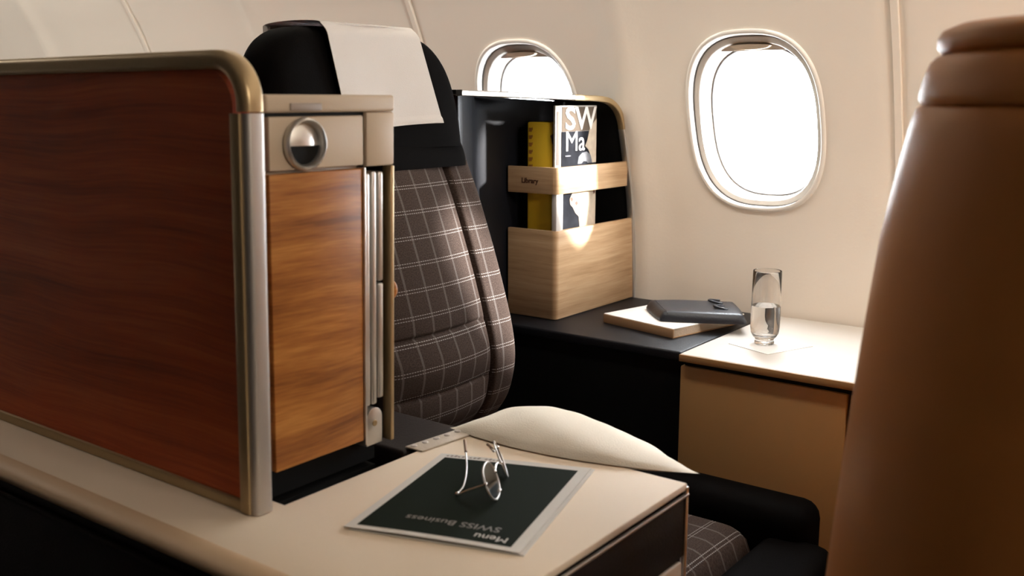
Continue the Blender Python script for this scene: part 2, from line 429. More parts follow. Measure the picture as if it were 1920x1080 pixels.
# ------------------------------------------------------------------ rest of the cabin shell
XA, XB = SEAM0 - 2 * PITCH * 4, SEAM0 + 2 * PITCH * 2
def plane(name, pts, mat):
    b = bmesh.new(); b.faces.new([b.verts.new(p) for p in pts]); return struct(obj(name, b, mat, None, 0))
struct(obj('floor', box((XA, -1.6, -.03), (XB, 1.95, 0)), M['carpet'], None, 0))
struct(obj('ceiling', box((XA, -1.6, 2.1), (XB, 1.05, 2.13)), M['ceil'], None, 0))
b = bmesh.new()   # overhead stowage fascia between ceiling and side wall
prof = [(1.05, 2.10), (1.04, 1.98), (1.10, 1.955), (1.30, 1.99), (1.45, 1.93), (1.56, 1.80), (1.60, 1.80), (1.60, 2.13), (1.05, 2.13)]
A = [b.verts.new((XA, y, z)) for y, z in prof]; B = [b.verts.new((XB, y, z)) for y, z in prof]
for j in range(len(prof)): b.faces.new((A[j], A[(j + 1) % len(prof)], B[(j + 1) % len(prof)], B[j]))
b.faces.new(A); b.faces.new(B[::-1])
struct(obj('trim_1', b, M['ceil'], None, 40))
struct(obj('wall_left', box((XA, -1.63, 0), (XB, -1.6, 2.13)), M['brownblack'], None, 0))
struct(obj('wall_rear', box((XA - .03, -1.63, 0), (XA, 2.1, 2.13)), M['wall'], None, 0))
struct(obj('wall_front', box((XB, -1.63, 0), (XB + .03, 2.1, 2.13)), M['wall'], None, 0))
# ------------------------------------------------------------------ aisle side console with table
TZ = .68
con = thing('aisle_console', 'low dark console with a beige L-shaped top carrying the wood divider and the menu', 'console', (-.9, .6, 0))
poly = [(-2.7, .560), (-.506, .560), (-.503, .563), (-.503, 1.001), (-.511, 1.009), (-.83, 1.009), (-.83, .70), (-2.7, .70)]
poly = [(-2.7, .572), (-.503, .572), (-.503, 1.009), (-.83, 1.009), (-.83, .683), (-2.7, .683)]
obj('table_top', prism(poly, .671, TZ, .0025, 2), M['beige_top'], con)
obj('edge_roll', sweep([(-2.7, .573, .667), (-.503, .573, .667)], [(-.0 + .022 * math.cos(a), .013 * math.sin(a)) for a in [2 * PI * k / 24 for k in range(24)]], (0, 0, 1)), M['shaded_edge'], con, 60)
bodyp = [(-2.68, .566), (-.508, .566), (-.508, 1.005), (-.826, 1.005), (-.826, .68), (-2.68, .68)]
obj('console_body', prism(bodyp, .003, .650), M['brownblack'], con, 0)
obj('shadow_gap', prism([(-2.68, .574), (-.513, .574), (-.513, 1.0), (-.82, 1.0), (-.82, .68), (-2.68, .68)], .650, .6715), M['blackmat'], con, 0)
obj('front_lip', box((-2.68, .560, .632), (-.51, .5665, .640), .002), M['brownblack'], con)
obj('table_front', box((-.5085, .58, .59), (-.503, 1.007, .666), .002), M['black'], con)
obj('trim_line', box((-.506, .58, .6645), (-.5005, 1.010, .6675), .0012), M['silver'], con)
obj('corner_post', box((-.507, 1.004, .02), (-.5015, 1.0105, .676), .002), M['silver'], con)
obj('drawer_front', box((-.5085, .58, .30), (-.501, .998, .586), .003), M['beige'], con)
obj('kick_panel', box((-.5085, .58, .02), (-.5035, 1.003, .295), .002), M['black'], con)
# ------------------------------------------------------------------ wood privacy divider
div = thing('privacy_divider', 'large wood-veneered divider with rounded champagne frame on the aisle console', 'divider', (-1.7, .66, TZ))
R_ = .055; xo, zo = -.825, 1.170
path = [(-2.68, 0, zo)] + [(xo - R_ + R_ * math.sin(a), 0, zo - R_ + R_ * math.cos(a)) for a in [PI / 2 * k / 12 for k in range(13)]]
fr = [(x, .653, z) for x, _, z in path]
pf = rprof(-.0, .020, -.0125, .0125, .007, 4)
tp = fr + [(xo, .653, 1.108)]
obj('frame_top', sweep(tp, [(-a + .0, b_) for a, b_ in pf][::-1], (0, -1, 0)), M['champ'], div, 50)
# the rounded upright: olive champagne side face, silver end face
obj('end_post', sweep([(xo, .653, 1.1065), (xo, .653, TZ + .001)], [(-a, b_) for a, b_ in pf][::-1], (0, -1, 0)), M['post'], div, 50)
obj('post_face', sweep([(xo - .0165, .6405, 1.1065), (xo - .0165, .6405, TZ + .002)], rprof(-.007, .008, -.0005, .003, .001, 2), (0, -1, 0)), M['champ'], div, 40)
obj('frame_foot', box((-2.68, .641, TZ), (xo - .018, .669, TZ + .013), .002), M['champ'], div)
Rw = .04; xi, zi = xo - .0275, zo - .019
pw = [(-2.66, TZ + .011), (xi, TZ + .011)] + [(xi - Rw + Rw * math.cos(a), zi - Rw + Rw * math.sin(a)) for a in [PI / 2 * k / 10 for k in range(11)]] + [(-2.66, zi)]
b = bmesh.new()
A = [b.verts.new((x, .645, z)) for x, z in pw]; B = [b.verts.new((x, .666, z)) for x, z in pw]
b.faces.new(A); b.faces.new(B[::-1])
for j in range(len(pw)): b.faces.new((A[j], A[(j + 1) % len(pw)], B[(j + 1) % len(pw)], B[j]))
obj('wood_panel', b, M['wood'], div, 30)
# ------------------------------------------------------------------ amenity cabinet
cab = thing('amenity_cabinet', 'slim beige cabinet with teak front and round chrome latch beside the wood divider', 'cabinet', (-1.0, .78, 0))
CX = -.832
obj('cabinet_body', box((-1.25, .682, .712), (CX - .010, .823, 1.122), .004), M['beige'], cab)
obj('side_skin', box((-1.25, .866, .70), (CX - .012, .8715, 1.118), .002), M['brownblack'], cab)
obj('back_block', box((-1.25, .823, .70), (-.945, .866, 1.118), .002), M['blackmat'], cab, 0)
obj('slot_liner', box((-.947, .8232, .700), (-.939, .8658, 1.046)), M['blackmat'], cab, 0)
obj('top_rail', box((-1.25, .681, 1.1065), (CX + .002, .8725, 1.1255), .004, 3), M['beige'], cab)
obj('rail_vent', box((CX + .001, .713, 1.1085), (CX + .0035, .757, 1.1165), .001), simple('grey_latch', (.30, .25, .22), .5), cab)
obj('stile', box((CX - .10, .8265, 1.044), (CX + .001, .8725, 1.1062), .003), M['beige'], cab)
dr = obj('locker_door', box((CX - .012, .686, 1.046), (CX, .8225, 1.1025), .002), M['beige'], cab)
obj('door_seam', box((CX - .010, .684, 1.1022), (CX - .0045, .8268, 1.1068)), M['blackmat'], cab, 0)
obj('door_seam', box((CX - .010, .8222, 1.0445), (CX - .0045, .8268, 1.1030)), M['blackmat'], cab, 0)
lc = (CX, .7315, 1.0735)
obj('latch_ring', lathe([(.0265, -.002), (.0285, .004), (.0275, .0085), (.0255, .0095), (.0232, .007), (.0222, .001)], lc, 48, 'x'), M['silver'], dr, 60)
def half_disc(up):
    b = bmesh.new(); r = .0224; n = 24; rings = []
    for k in range(7):
        q = k / 6; ring = []
        for j in range(n + 1):
            t = PI * j / n * (1 if up else -1)
            y = lc[1] + r * q * math.cos(t); z = lc[2] + r * q * math.sin(t) + (-.002 if up else -.002)
            d = .0015 - .004 * q * q if up else .0012 - .0006 * (1 - q)
            ring.append(b.verts.new((lc[0] + d + (.0035 if up else 0), y, z)))
        rings.append(ring)
    for k in range(6):
        for j in range(n): b.faces.new((rings[k][j], rings[k][j + 1], rings[k + 1][j + 1], rings[k + 1][j]))
    bmesh.ops.remove_doubles(b, verts=b.verts, dist=1e-5)
    return b
obj('latch_flap', half_disc(True), M['silver'], dr, 60)
obj('latch_recess', half_disc(False), M['blackmat'], dr, 60)
obj('teak_front', box((CX - .012, .686, .712), (CX - .001, .8215, 1.0425), .0015), M['teak'], cab)
obj('front_edge', box((CX - .012, .8222, .706), (CX + .001, .8255, 1.0435), .001), M['silver'], cab)
obj('side_edge', box((CX - .014, .8665, .700), (CX + .001, .8725, 1.0435), .0015), M['champ'], cab)
obj('cabinet_plinth', box((-1.25, .686, TZ - .01), (CX - .03, .868, .7115)), M['blackmat'], cab, 0)
obj('plinth_base', box((-1.25, .705, .002), (-.86, .868, .662)), M['blackmat'], cab, 0)
obj('side_knob', lathe([(.004, 0), (.0085, .001), (.0135, .004), (.0145, .008), (.0125, .0115), (.006, .0125)], (CX - .016, .8712, .890), 28, 'y', (True, True)), M['teak'], cab, 60)
obj('side_button', box((CX - .025, .871, .838), (CX - .010, .8745, .870), .001), M['beige'], cab)
# stowed folding table in the slot
tt = thing('folding_tray_table', 'folded silver tray table leaves stowed upright in the cabinet slot', 'tray table', (-.88, .845, .70))
for k, (y0, y1, z0, z1) in enumerate(((.8275, .8370, .752, 1.036), (.8390, .8480, .752, 1.038), (.8500, .8595, .905, 1.037), (.8500, .8595, .758, .903))):
    obj('table_leaf', box((-.935, y0, z0), (CX - .004, y1, z1), .0028, 3), M['silver'], tt)
b = prism_x([(.828, .7015), (.855, .7015)] + [(.8415 + .0135 * math.cos(a), .735 + .0135 * math.sin(a)) for a in [PI * k / 14 for k in range(15)]], -.93, CX - .003, .0006)
hb = obj('hinge_bracket', b, M['silver'], tt, 40)
obj('screw', lathe([(.0012, .0006), (.003, .0012), (.0038, .0008), (.004, 0)], (CX - .0028, .8415, .729), 20, 'x', (True, True)), M['champ'], hb, 50)
# divider, cabinet and stowed table lean a touch forward with the seat shell they belong to
for root, pivot, lean in ((div, .68, .036), (cab, 1.10, .030), (tt, 1.10, .030)):
    for ch in root.children_recursive:
        if ch.type == 'MESH':
            for v in ch.data.vertices: v.co.x += (v.co.z + root.location.z - pivot) * lean
# dark armrest between cabinet and seat
ar = thing('dark_armrest', 'dark brown leather armrest between the cabinet and the plaid seat', 'armrest', (-1.0, .95, 0))
obj('arm_pad', box((-1.30, .888, .640), (-.842, 1.008, .679), .006, 3), M['brownblack'], ar)
obj('arm_body', box((-1.30, .880, .003), (-.85, 1.004, .642)), M['blackmat'], ar, 0)
# ------------------------------------------------------------------ passenger seat
seat = thing('passenger_seat', 'plaid upholstered cabin seat with tall black headrest facing right', 'seat', (-.9, 1.25, 0))
FX = [(.40, -1.235), (.50, -1.155), (.55, -1.10), (.60, -1.068), (.68, -1.056), (.80, -1.085), (.95, -1.138), (1.045, -1.18), (1.12, -1.20)]
Y0, Y1 = 1.012, 1.425
def ysample():
    ys = [Y0 + (Y1 - Y0) * i / 60 for i in range(61)]
    for c in (1.346, 1.090): ys += [c + d for d in (-.009, -.0055, -.003, -.0012, .0012, .003, .0055, .009)]
    return sorted(ys)
YS = ysample()
ZS = sorted([.42 + .66 * i / 66 for i in range(67)] + [c + d for c in (.742, .645) for d in (-.006, -.003, -.001, .001, .003, .006)])
arc = {}
acc = 0; last = None
for z in ZS:
    p = (smooth_interp(FX, z), z)
    if last: acc += math.hypot(p[0] - last[0], p[1] - last[1])
    last = p; arc[z] = acc
def backfront(y, z):
    x = smooth_interp(FX, z)
    wv = (y - Y0) / (Y1 - Y0); e = min(wv, 1 - wv) * (Y1 - Y0)
    r = .03
    if e < r: x -= r - math.sqrt(max(0, r * r - (r - e) ** 2))
    for c in (1.346, 1.090): x -= .007 * math.exp(-((y - c) / .0035) ** 2)
    mid = (y - 1.090) / (1.346 - 1.090)
    if 0 < mid < 1:
        x += .016 * math.sin(PI * mid) ** .8 - .004
        f = min(1, 12 * min(mid, 1 - mid))
        for c in (.742, .645): x -= .006 * math.exp(-((z - c) / .0035) ** 2) * f
        x += .004 * f * math.cos((z - .645) / .097 * 2 * PI + PI) * (1 if z < .77 else 0)
    else:
        x += .005 * math.sin(PI * min(1, e / .09)) ** .5
    return x
b = bmesh.new(); L = b.loops.layers.uv.new('UVMap')
V = [[b.verts.new((backfront(y, z), y, z)) for z in ZS] for y in YS]
for i in range(len(YS) - 1):
    for j in range(len(ZS) - 1):
        f = b.faces.new((V[i][j], V[i + 1][j], V[i + 1][j + 1], V[i][j + 1]))
        for lp, (a, c) in zip(f.loops, ((i, j), (i + 1, j), (i + 1, j + 1), (i, j + 1))): lp[L].uv = (YS[a] + .0065, arc[ZS[c]] + .013)
# side returns and back
for side in (0, -1):
    col_ = V[side]; W = [b.verts.new((v.co.x - .075, v.co.y, v.co.z)) for v in col_]
    for j in range(len(ZS) - 1):
        f = b.faces.new((col_[j], col_[j + 1], W[j + 1], W[j]) if side == 0 else (col_[j], W[j], W[j + 1], col_[j + 1]))
        for lp in f.loops:
            lp[L].uv = (lp.vert.co.x, lp.vert.co.z)
    if side == 0: W0 = W
    else: W1 = W
for j in range(len(ZS) - 1): b.faces.new((W0[j], W0[j + 1], W1[j + 1], W1[j]))
obj('backrest', b, M['plaid'], seat, 50)
# headrest: rounded slab
HO = [(.972, 1.04), (.966, 1.10), (.968, 1.14), (.977, 1.178), (1.003, 1.208), (1.035, 1.224), (1.083, 1.2325), (1.15, 1.234), (1.22, 1.2335), (1.286, 1.231), (1.333, 1.219), (1.366, 1.190), (1.386, 1.148), (1.396, 1.09), (1.398, 1.04)]
def dens(P, k=4):
    out = []
    n = len(P)
    for i in range(n - 1):
        p0 = P[max(0, i - 1)]; p1 = P[i]; p2 = P[i + 1]; p3 = P[min(n - 1, i + 2)]
        for s in range(k):
            t = s / k
            out.append(tuple(.5 * ((2 * p1[a]) + (-p0[a] + p2[a]) * t + (2 * p0[a] - 5 * p1[a] + 4 * p2[a] - p3[a]) * t * t + (-p0[a] + 3 * p1[a] - 3 * p2[a] + p3[a]) * t ** 3) for a in range(len(p1))))
    out.append(P[-1]); return out
HD = dens(HO)
cyh, czh = 1.18, 1.10
def hx(y, z):  # front of the headrest: slightly dished, leaning aft
    return -1.172 - (z - 1.05) * .10 + .022 * ((y - cyh) / .21) ** 2 - .0
b = bmesh.new()
def hring(s, dx):
    return [b.verts.new((hx(cyh + (y - cyh) * s, z) + dx * .8, cyh + (y - cyh) * s, czh + (z - czh) * s if z > czh else z)) for y, z in HD]
rings = [hring(s, dx) for s, dx in ((.0, .010), (.35, .010), (.7, .007), (.86, .002), (.93, -.007), (.975, -.020), (1.0, -.048), (1.0, -.085), (.97, -.103), (.9, -.112), (.5, -.115), (0, -.115))]
for k in range(len(rings) - 1):
    for j in range(len(HD) - 1): b.faces.new((rings[k][j], rings[k][j + 1], rings[k + 1][j + 1], rings[k + 1][j]))
bmesh.ops.remove_doubles(b, verts=b.verts, dist=1e-5)
obj('headrest', b, M['blackfab'], seat, 60)
# black yoke joining headrest and backrest
def yoke(u, v):
    y = .985 + (1.408 - .985) * u; z = 1.005 + .055 * v
    e = min(u, 1 - u) * .44
    x = smooth_interp(FX, z) + .019 - (0.03 - math.sqrt(max(0, .03 ** 2 - (.03 - min(e, .03)) ** 2))) - .006 * (2 * v - 1) ** 2
    return (x, y, z)
b = grid(40, 8, yoke)
r = bmesh.ops.extrude_face_region(b, geom=list(b.faces))
for v in [g for g in r['geom'] if isinstance(g, bmesh.types.BMVert)]: v.co.x -= .07
obj('headrest_base', b, M['blackfab'], seat, 50)
obj('seat_shell', box((-1.32, 1.012, .02), (-1.235, 1.415, 1.06), .02, 3), M['blackmat'], seat)
# seat bottom
def cush(u, v):
    x = -1.12 + .53 * u; y = 1.035 + .395 * v
    ex = (1 - u) * .53; ey = min(v, 1 - v) * .395; z = .452 + .008 * math.sin(PI * v)
    for e, r in ((ex, .045), (ey, .03)):
        if e < r: z -= r - math.sqrt(max(0, r * r - (r - e) ** 2))
    return (x, y, z)
b = grid(44, 36, cush, lambda u, v: (.395 * v + .012, .53 * u + .005))
r = bmesh.ops.extrude_face_region(b, geom=list(b.faces))
for v in [g for g in r['geom'] if isinstance(g, bmesh.types.BMVert)]: v.co.z = .36
bmesh.ops.recalc_face_normals(b, faces=b.faces)
obj('seat_cushion', b, M['plaid'], seat, 50)
obj('side_bolster', box((-1.12, 1.432, .30), (-.515, 1.53, .487), .03, 4), M['blackfab'], seat)
obj('front_bolster', box((-.588, 1.02, .28), (-.468, 1.47, .440), .03, 4), M['blackfab'], seat)
obj('seat_base', box((-1.15, 1.02, .003), (-.50, 1.50, .362), .01), M['blackmat'], seat)
# cream headrest cover draped over the top
YA, YB = 1.083, 1.288
def cover(u, v):
    # v 0 = back hem, .25 top, 1 = front hem
    if v < .22:
        z = 1.17 + (1.2375 - 1.17) * (v / .22); x = -1.315 + .0; y0, y1 = YA - .002, YB + .002
    elif v < .42:
        a = (v - .22) / .20 * PI; z = 1.2365 + .005 * math.sin(a) ; x = -1.2495 + (-.0655 * math.cos(a)) ; y0, y1 = YA, YB
    else:
        f = (v - .42) / .58; z = 1.2365 - f * .160; y0 = YA + .030 * f; y1 = YB + .038 * f; x = None
    y = y0 + (y1 - y0) * u
    if v >= .42:
        f = (v - .42) / .58
        s = min(1, f * 9)
        bul = (1 - s) ** 2
        x = hx(y, z) + .0125 - bul * .012 + .002 * math.sin(u * 7 + 1) * f
        if f > .93: x += .002
        z -= .004 * f * math.cos(u * PI)
    else:
        z += 0
    return (x, y, z)
b = grid(24, 70, cover)
r = bmesh.ops.extrude_face_region(b, geom=list(b.faces))
for v in [g for g in r['geom'] if isinstance(g, bmesh.types.BMVert)]: v.co.x += .0012; v.co.z += .0006
hc = obj('headrest_cover', b, M['linen'], None, 60)
tag(hc, 'cream cloth cover draped over the black headrest', 'cover')
# ------------------------------------------------------------------ partition behind the seat
par = thing('rear_partition', 'dark partition with thin silver edge trim between the seat and the window wall', 'partition', (-1.25, 1.7, 0))
b = bmesh.new()
cp = [(-1.202, 1.430), (-1.203, 1.438), (-1.212, 1.46), (-1.245, 1.52), (-1.285, 1.575), (-1.302, 1.64), (-1.305, 1.80), (-1.305, 2.10)]
cp = dens(cp, 5)
def ptop(y):
    return interp([(1.3, 1.135), (1.80, 1.126), (1.88, 1.124), (1.93, 1.115), (1.965, 1.092), (1.985, 1.06), (2.0, 1.0), (2.02, .90), (2.035, .8), (2.04, .64)], y)
def ylim(z):
    return interp([(0, 1.93), (.3, 2.02), (.64, 2.04), (.8, 2.03), (.90, 2.017), (1.0, 1.995), (1.06, 1.978), (1.092, 1.955), (1.115, 1.92), (1.124, 1.87), (1.136, 1.3)], z)
zz = [.3 + .83 * k / 24 for k in range(25)]
def prt(u, v):
    z = min(.4 + v * .735, 1.130); i = u * (len(cp) - 1); k = min(int(i), len(cp) - 2); f = i - k
    x = cp[k][0] + (cp[k + 1][0] - cp[k][0]) * f; y = cp[k][1] + (cp[k + 1][1] - cp[k][1]) * f
    y = min(y, ylim(z)); z = min(z, ptop(y) - .002)
    return (x, y, z)
b = grid(60, 40, prt)
r = bmesh.ops.extrude_face_region(b, geom=list(b.faces))
for v in [g for g in r['geom'] if isinstance(g, bmesh.types.BMVert)]: v.co.x -= .02
obj('partition_skin', b, simple('partition_leather', (.008, .009, .013), .42, bump=.1, spec=.3), par, 50)
TP = dens([(1.402, 1.1378), (1.60, 1.134), (1.80, 1.1300), (1.870, 1.128), (1.915, 1.122), (1.950, 1.104), (1.972, 1.076), (1.983, 1.04), (2.003, .97), (2.022, .89), (2.032, .80), (2.040, .66), (2.040, .6605)], 5)
i1 = next(i for i, p in enumerate(TP) if p[0] > 1.745)
i2 = next(i for i, p in enumerate(TP) if p[1] < 1.06 and p[0] > 1.9)
HOODX = -1.315
def hood(x0, x1, pts, th, mat, name):
    path = [(0, y, z) for y, z in pts]
    return obj(name, sweep(path, rprof(-th, 0, x0, x1, min(.0022, th / 2.5), 3), (1, 0, 0)), mat, par, 50)
hood(HOODX, -1.182, TP, .008, M['blackmat'], 'hood')
hood(-1.184, -1.168, TP[:i1 + 1], .011, M['silver'], 'edge_trim')
hood(-1.184, -1.168, TP[i1:i2 + 1], .012, M['champ'], 'corner_trim')
hood(-1.184, -1.168, TP[i2:], .012, M['silver'], 'edge_trim')
# ------------------------------------------------------------------ window side console
wc = thing('window_console', 'black leather-topped console along the window wall behind the beige side table', 'console', (-1.05, 1.83, 0))
obj('leather_top', box((-1.34, 1.628, .640), (-.8345, 2.036, .660), .005, 3), M['black'], wc)
obj('console_body', box((-1.33, 1.634, .003), (-.8365, 2.0, .641)), M['blackmat'], wc, 0)
st = thing('side_table_cabinet', 'beige side table cabinet under the window, lit top and shaded tan front put into the colours', 'cabinet', (-.55, 1.83, 0))
obj('table_top', box((-.8325, 1.618, .6455), (.20, 2.040, .660), .003, 3), M['lit_top'], st)
obj('front_edge', box((-.8325, 1.6155, .6460), (.20, 1.6185, .6590), .0008), M['tan'], st)  # same laminate as the top; tan stands for the shade on its edge
obj('shadow_gap', box((-.826, 1.628, .636), (.20, 2.0, .646)), M['blackmat'], st, 0)
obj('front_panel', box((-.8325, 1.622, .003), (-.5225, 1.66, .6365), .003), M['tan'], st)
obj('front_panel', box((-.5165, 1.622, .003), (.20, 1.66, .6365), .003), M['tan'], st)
obj('cabinet_body', box((-.828, 1.645, .004), (.19, 1.98, .637)), M['blackmat'], st, 0)
# ------------------------------------------------------------------ magazine holder (oak)
mh = thing('magazine_holder', 'oak magazine holder with lower box and upper band in the partition corner', 'magazine rack', (-1.235, 1.875, .66))
hxa, hxb, hya, hyb = -1.298, -1.172, 1.708, 2.020
def ushape(z0, z1, t=.010, r=.012, top_y=hyb):
    path = [(hxa, hya, 0), (hxb - r, hya, 0)] + [(hxb - r + r * math.sin(a), hya + r - r * math.cos(a), 0) for a in [PI / 2 * k / 6 for k in range(1, 7)]] + [(hxb, top_y, 0)]
    return sweep([(x, y, (z0 + z1) / 2) for x, y, _ in path], rprof(0, t, -(z1 - z0) / 2, (z1 - z0) / 2, .0012, 2), (0, 0, 1))
obj('lower_box', ushape(.6615, .850, top_y=2.030), M['oak'], mh, 40)
obj('upper_band', ushape(.9265, .982, top_y=1.992), M['oak'], mh, 40)
obj('corner_post', box((hxb - .016, hya + .004, .846), (hxb - .003, hya + .030, .930), .003), M['linen'], mh)
obj('holder_floor', box((hxa, hya + .008, .662), (hxb - .008, 2.02, .672)), M['oak'], mh, 0)
obj('band_lettering', text_bm('Library', .015, frame((-1.262, hya - .0003, .948), (1, 0, 0), (0, 0, 1)), .0002, .0004), M['inkd'], mh, 0)
# holder end by the wall
# yellow book
yb = thing('yellow_book', 'yellow paperback book standing left in the oak holder', 'book', (-1.23, 1.79, .672))
obj('cover', box((-1.268, 1.735, .6725), (-1.205, 1.850, 1.074), .004, 3), M['yellow'], yb)
obj('cover_print', box((-1.2055, 1.739, .83), (-1.2042, 1.849, 1.07)), M['orange'], yb, 0)
b = bmesh.new()
for cy_, cz_, ry, rz in ((1.775, 1.040, .022, .014), (1.782, 1.015, .016, .02), (1.79, .97, .014, .03), (1.772, .90, .012, .035)):
    c = bmesh.new(); vs = [c.verts.new((-1.2039, cy_ - .022 + ry * math.cos(2 * PI * k / 14) * (1 + .2 * math.sin(k * 2.3)), cz_ + rz * math.sin(2 * PI * k / 14))) for k in range(14)]
    c.faces.new(vs); r = bmesh.ops.extrude_face_region(c, geom=list(c.faces))
    for v in [g for g in r['geom'] if isinstance(g, bmesh.types.BMVert)]: v.co.x += .0003
    join(b, c)
obj('dark_figure', b, M['inkd'], yb, 0)
b = bmesh.new()
for k in range(9):
    z = 1.058 - k * .0155
    box((-1.2625, 1.7344, z - .0042), (-1.2555, 1.7352, z + .0038), bm=b)
    box((-1.2548, 1.7344, z - .001), (-1.2530, 1.7352, z + .0045), bm=b)
obj('spine_print', b, M['orange'], yb, 0)
# magazine
mg = thing('magazine', 'black and cream magazine with large white letters in the oak holder', 'magazine', (-1.20, 1.78, .672))
my0, my1, mzb, mzt = 1.728, 1.886, .6725, 1.108
mx0 = -1.1905
def mx(y): return mx0 + .004 * math.sin((y - my0) / (my1 - my0) * PI)
def sheet(y0, y1, z0, z1, off, th=.0004, n=10):
    b = grid(n, 1, lambda u, v: (mx(y0 + (y1 - y0) * u) + off, y0 + (y1 - y0) * u, z0 + (z1 - z0) * v))
    r = bmesh.ops.extrude_face_region(b, geom=list(b.faces))
    for v in [g for g in r['geom'] if isinstance(g, bmesh.types.BMVert)]: v.co.x += th
    return b
obj('pages', sheet(my0, my1, mzb, mzt, -.004, .004), simple('grey_white_page', (.36, .34, .31), .8, spec=.05), mg, 30)
obj('print_top', sheet(1.750, my1 - .001, 1.0545, mzt - .003, .0004), M['magtop'], mg, 30)
obj('print_dark', sheet(1.748, my1 - .001, .80, 1.054, .0004), M['magdark'], mg, 30)
obj('print_margin', sheet(1.733, 1.741, .985, mzt - .012, .0004), M['inkd'], mg, 30)
def blob(pts, off, mat, name):
    b = bmesh.new(); b.faces.new([b.verts.new((mx(y) + off, y, z)) for y, z in pts])
    r = bmesh.ops.extrude_face_region(b, geom=list(b.faces))
    for v in [g for g in r['geom'] if isinstance(g, bmesh.types.BMVert)]: v.co.x += .0003
    bmesh.ops.triangulate(b, faces=b.faces)
    obj(name, b, mat, mg, 0)
def bl(pts, off, mat, name): blob([(1.872 + (y - 1.848) * 1.15, z) for y, z in pts], off, mat, name)
bl([(1.859, 1.080), (1.845, 1.070), (1.832, 1.058), (1.828, 1.046), (1.824, 1.035), (1.816, 1.022), (1.828, 1.014), (1.838, 1.00), (1.844, .985), (1.859, .985)], .0012, M['magcream'], 'cream_figure')
bl([(1.806, 1.008), (1.822, 1.010), (1.838, 1.002), (1.845, .985), (1.79, .985), (1.794, 1.0)], .0010, M['maggrey'], 'grey_figure')
bl([(1.775, .925), (1.80, .93), (1.859, .93), (1.859, .845), (1.80, .845), (1.796, .872), (1.785, .880), (1.776, .893), (1.768, .900), (1.766, .912)], .0012, M['magcream'], 'cream_figure')
bl([(1.767, .913), (1.773, .916), (1.777, .910), (1.772, .905)], .0016, M['inkd'], 'dark_spot')
bl([(1.783, .903), (1.789, .906), (1.793, .900), (1.787, .896)], .0016, M['inkd'], 'dark_spot')
bl([(1.848, .926), (1.855, .928), (1.857, .918), (1.850, .916)], .0016, M['inkd'], 'dark_spot')
def cover_letters(body, size, y, z, stretch, bold):
    b = text_bm(body, size, frame((0, y, z), (0, 1, 0), (0, 0, 1)), .0002, bold)
    for v in b.verts:
        v.co.y = min(y + (v.co.y - y) * stretch, my1 - .001); v.co.x += mx(v.co.y) + .0017
    obj('title_letters', b, M['inkw'], mg, 0)
cover_letters('SW', .066, 1.758, 1.0590, 1.25, .0012)
cover_letters('Ma', .060, 1.758, 1.0135, 1.05, 0)
obj('subtitle_line', box((mx0 + .0015, 1.759, 1.002), (mx0 + .0045, 1.780, 1.0045)), M['maggrey'], mg, 0)
# ------------------------------------------------------------------ books, pouch, glass on the window console
def quadprism(P, z0, z1, bev=.001):
    return prism(P, z0, z1, bev)
bk = thing('hardcover_book', 'white covered book with tan spine edge lying under the dark leather pouch', 'book', (-.96, 1.85, .66))
BQ = [(-1.083, 1.757), (-.897, 1.714), (-.846, 1.930), (-1.032, 1.973)]
def inset(P, d):
    c = Vector((sum(p[0] for p in P) / 4, sum(p[1] for p in P) / 4))
    return [tuple(c + (Vector(p) - c) * (1 - d)) for p in P]
obj('bottom_cover', quadprism(BQ, .6602, .6622, .0006), M['bookedge'], bk)
obj('pages', quadprism(inset(BQ, .02), .6622, .6775, 0), M['pages'], bk, 0)
obj('top_cover', quadprism(BQ, .6775, .680, .0008), M['bookwhite'], bk)
e1 = Vector(BQ[0]); e2 = Vector(BQ[1]); nn = Vector((-.23, -.97)) * .0012
obj('spine', prism([tuple(e1 + nn), tuple(e2 + nn), tuple(e2 - nn * 2), tuple(e1 - nn * 2)], .6605, .6785, .0005), M['bookedge'], bk)
# pouch
PQ = [(-1.040, 1.850), (-.950, 1.752), (-.792, 1.832), (-.880, 1.965)]
def pouch_pt(u, v):
    p = Vector(PQ[0]).lerp(Vector(PQ[3]), v); q = Vector(PQ[1]).lerp(Vector(PQ[2]), v); return p.lerp(q, u)
po = thing('leather_pouch', 'dark navy leather pouch with stitched flap lying on the white book', 'pouch', (-.915, 1.85, .680))
b = bmesh.new()
n = 22; T = []; Bt = []
def ph(u, v):
    e = min(u, 1 - u, v, 1 - v)
    return .0165 * (1 - (1 - min(1, e / .10)) ** 2) ** .5 + .0025 * math.sin(u * 6.2 + 1) * math.sin(v * 5) * min(1, e / .15)
for i in range(n + 1):
    T.append([]); Bt.append([])
    for j in range(n + 1):
        u, v = i / n, j / n; c = pouch_pt(.5, .5); p = pouch_pt(u, v)
        # rounded corners
        cu, cv = abs(u - .5) * 2, abs(v - .5) * 2; k = 1 - .045 * max(0, (cu * cv)) ** 3
        p = c + (p - c) * k
        T[-1].append(b.verts.new((p.x, p.y, .684 + ph(u, v)))); Bt[-1].append(b.verts.new((p.x, p.y, .6803)))
for i in range(n):
    for j in range(n):
        b.faces.new((T[i][j], T[i + 1][j], T[i + 1][j + 1], T[i][j + 1])); b.faces.new((Bt[i][j], Bt[i][j + 1], Bt[i + 1][j + 1], Bt[i + 1][j]))
for i in range(n):
    b.faces.new((T[i][0], Bt[i][0], Bt[i + 1][0], T[i + 1][0])); b.faces.new((T[i][n], T[i + 1][n], Bt[i + 1][n], Bt[i][n]))
    b.faces.new((T[0][i], T[0][i + 1], Bt[0][i + 1], Bt[0][i])); b.faces.new((T[n][i], Bt[n][i], Bt[n][i + 1], T[n][i + 1]))
obj('pouch_body', b, M['navy'], po, 60)
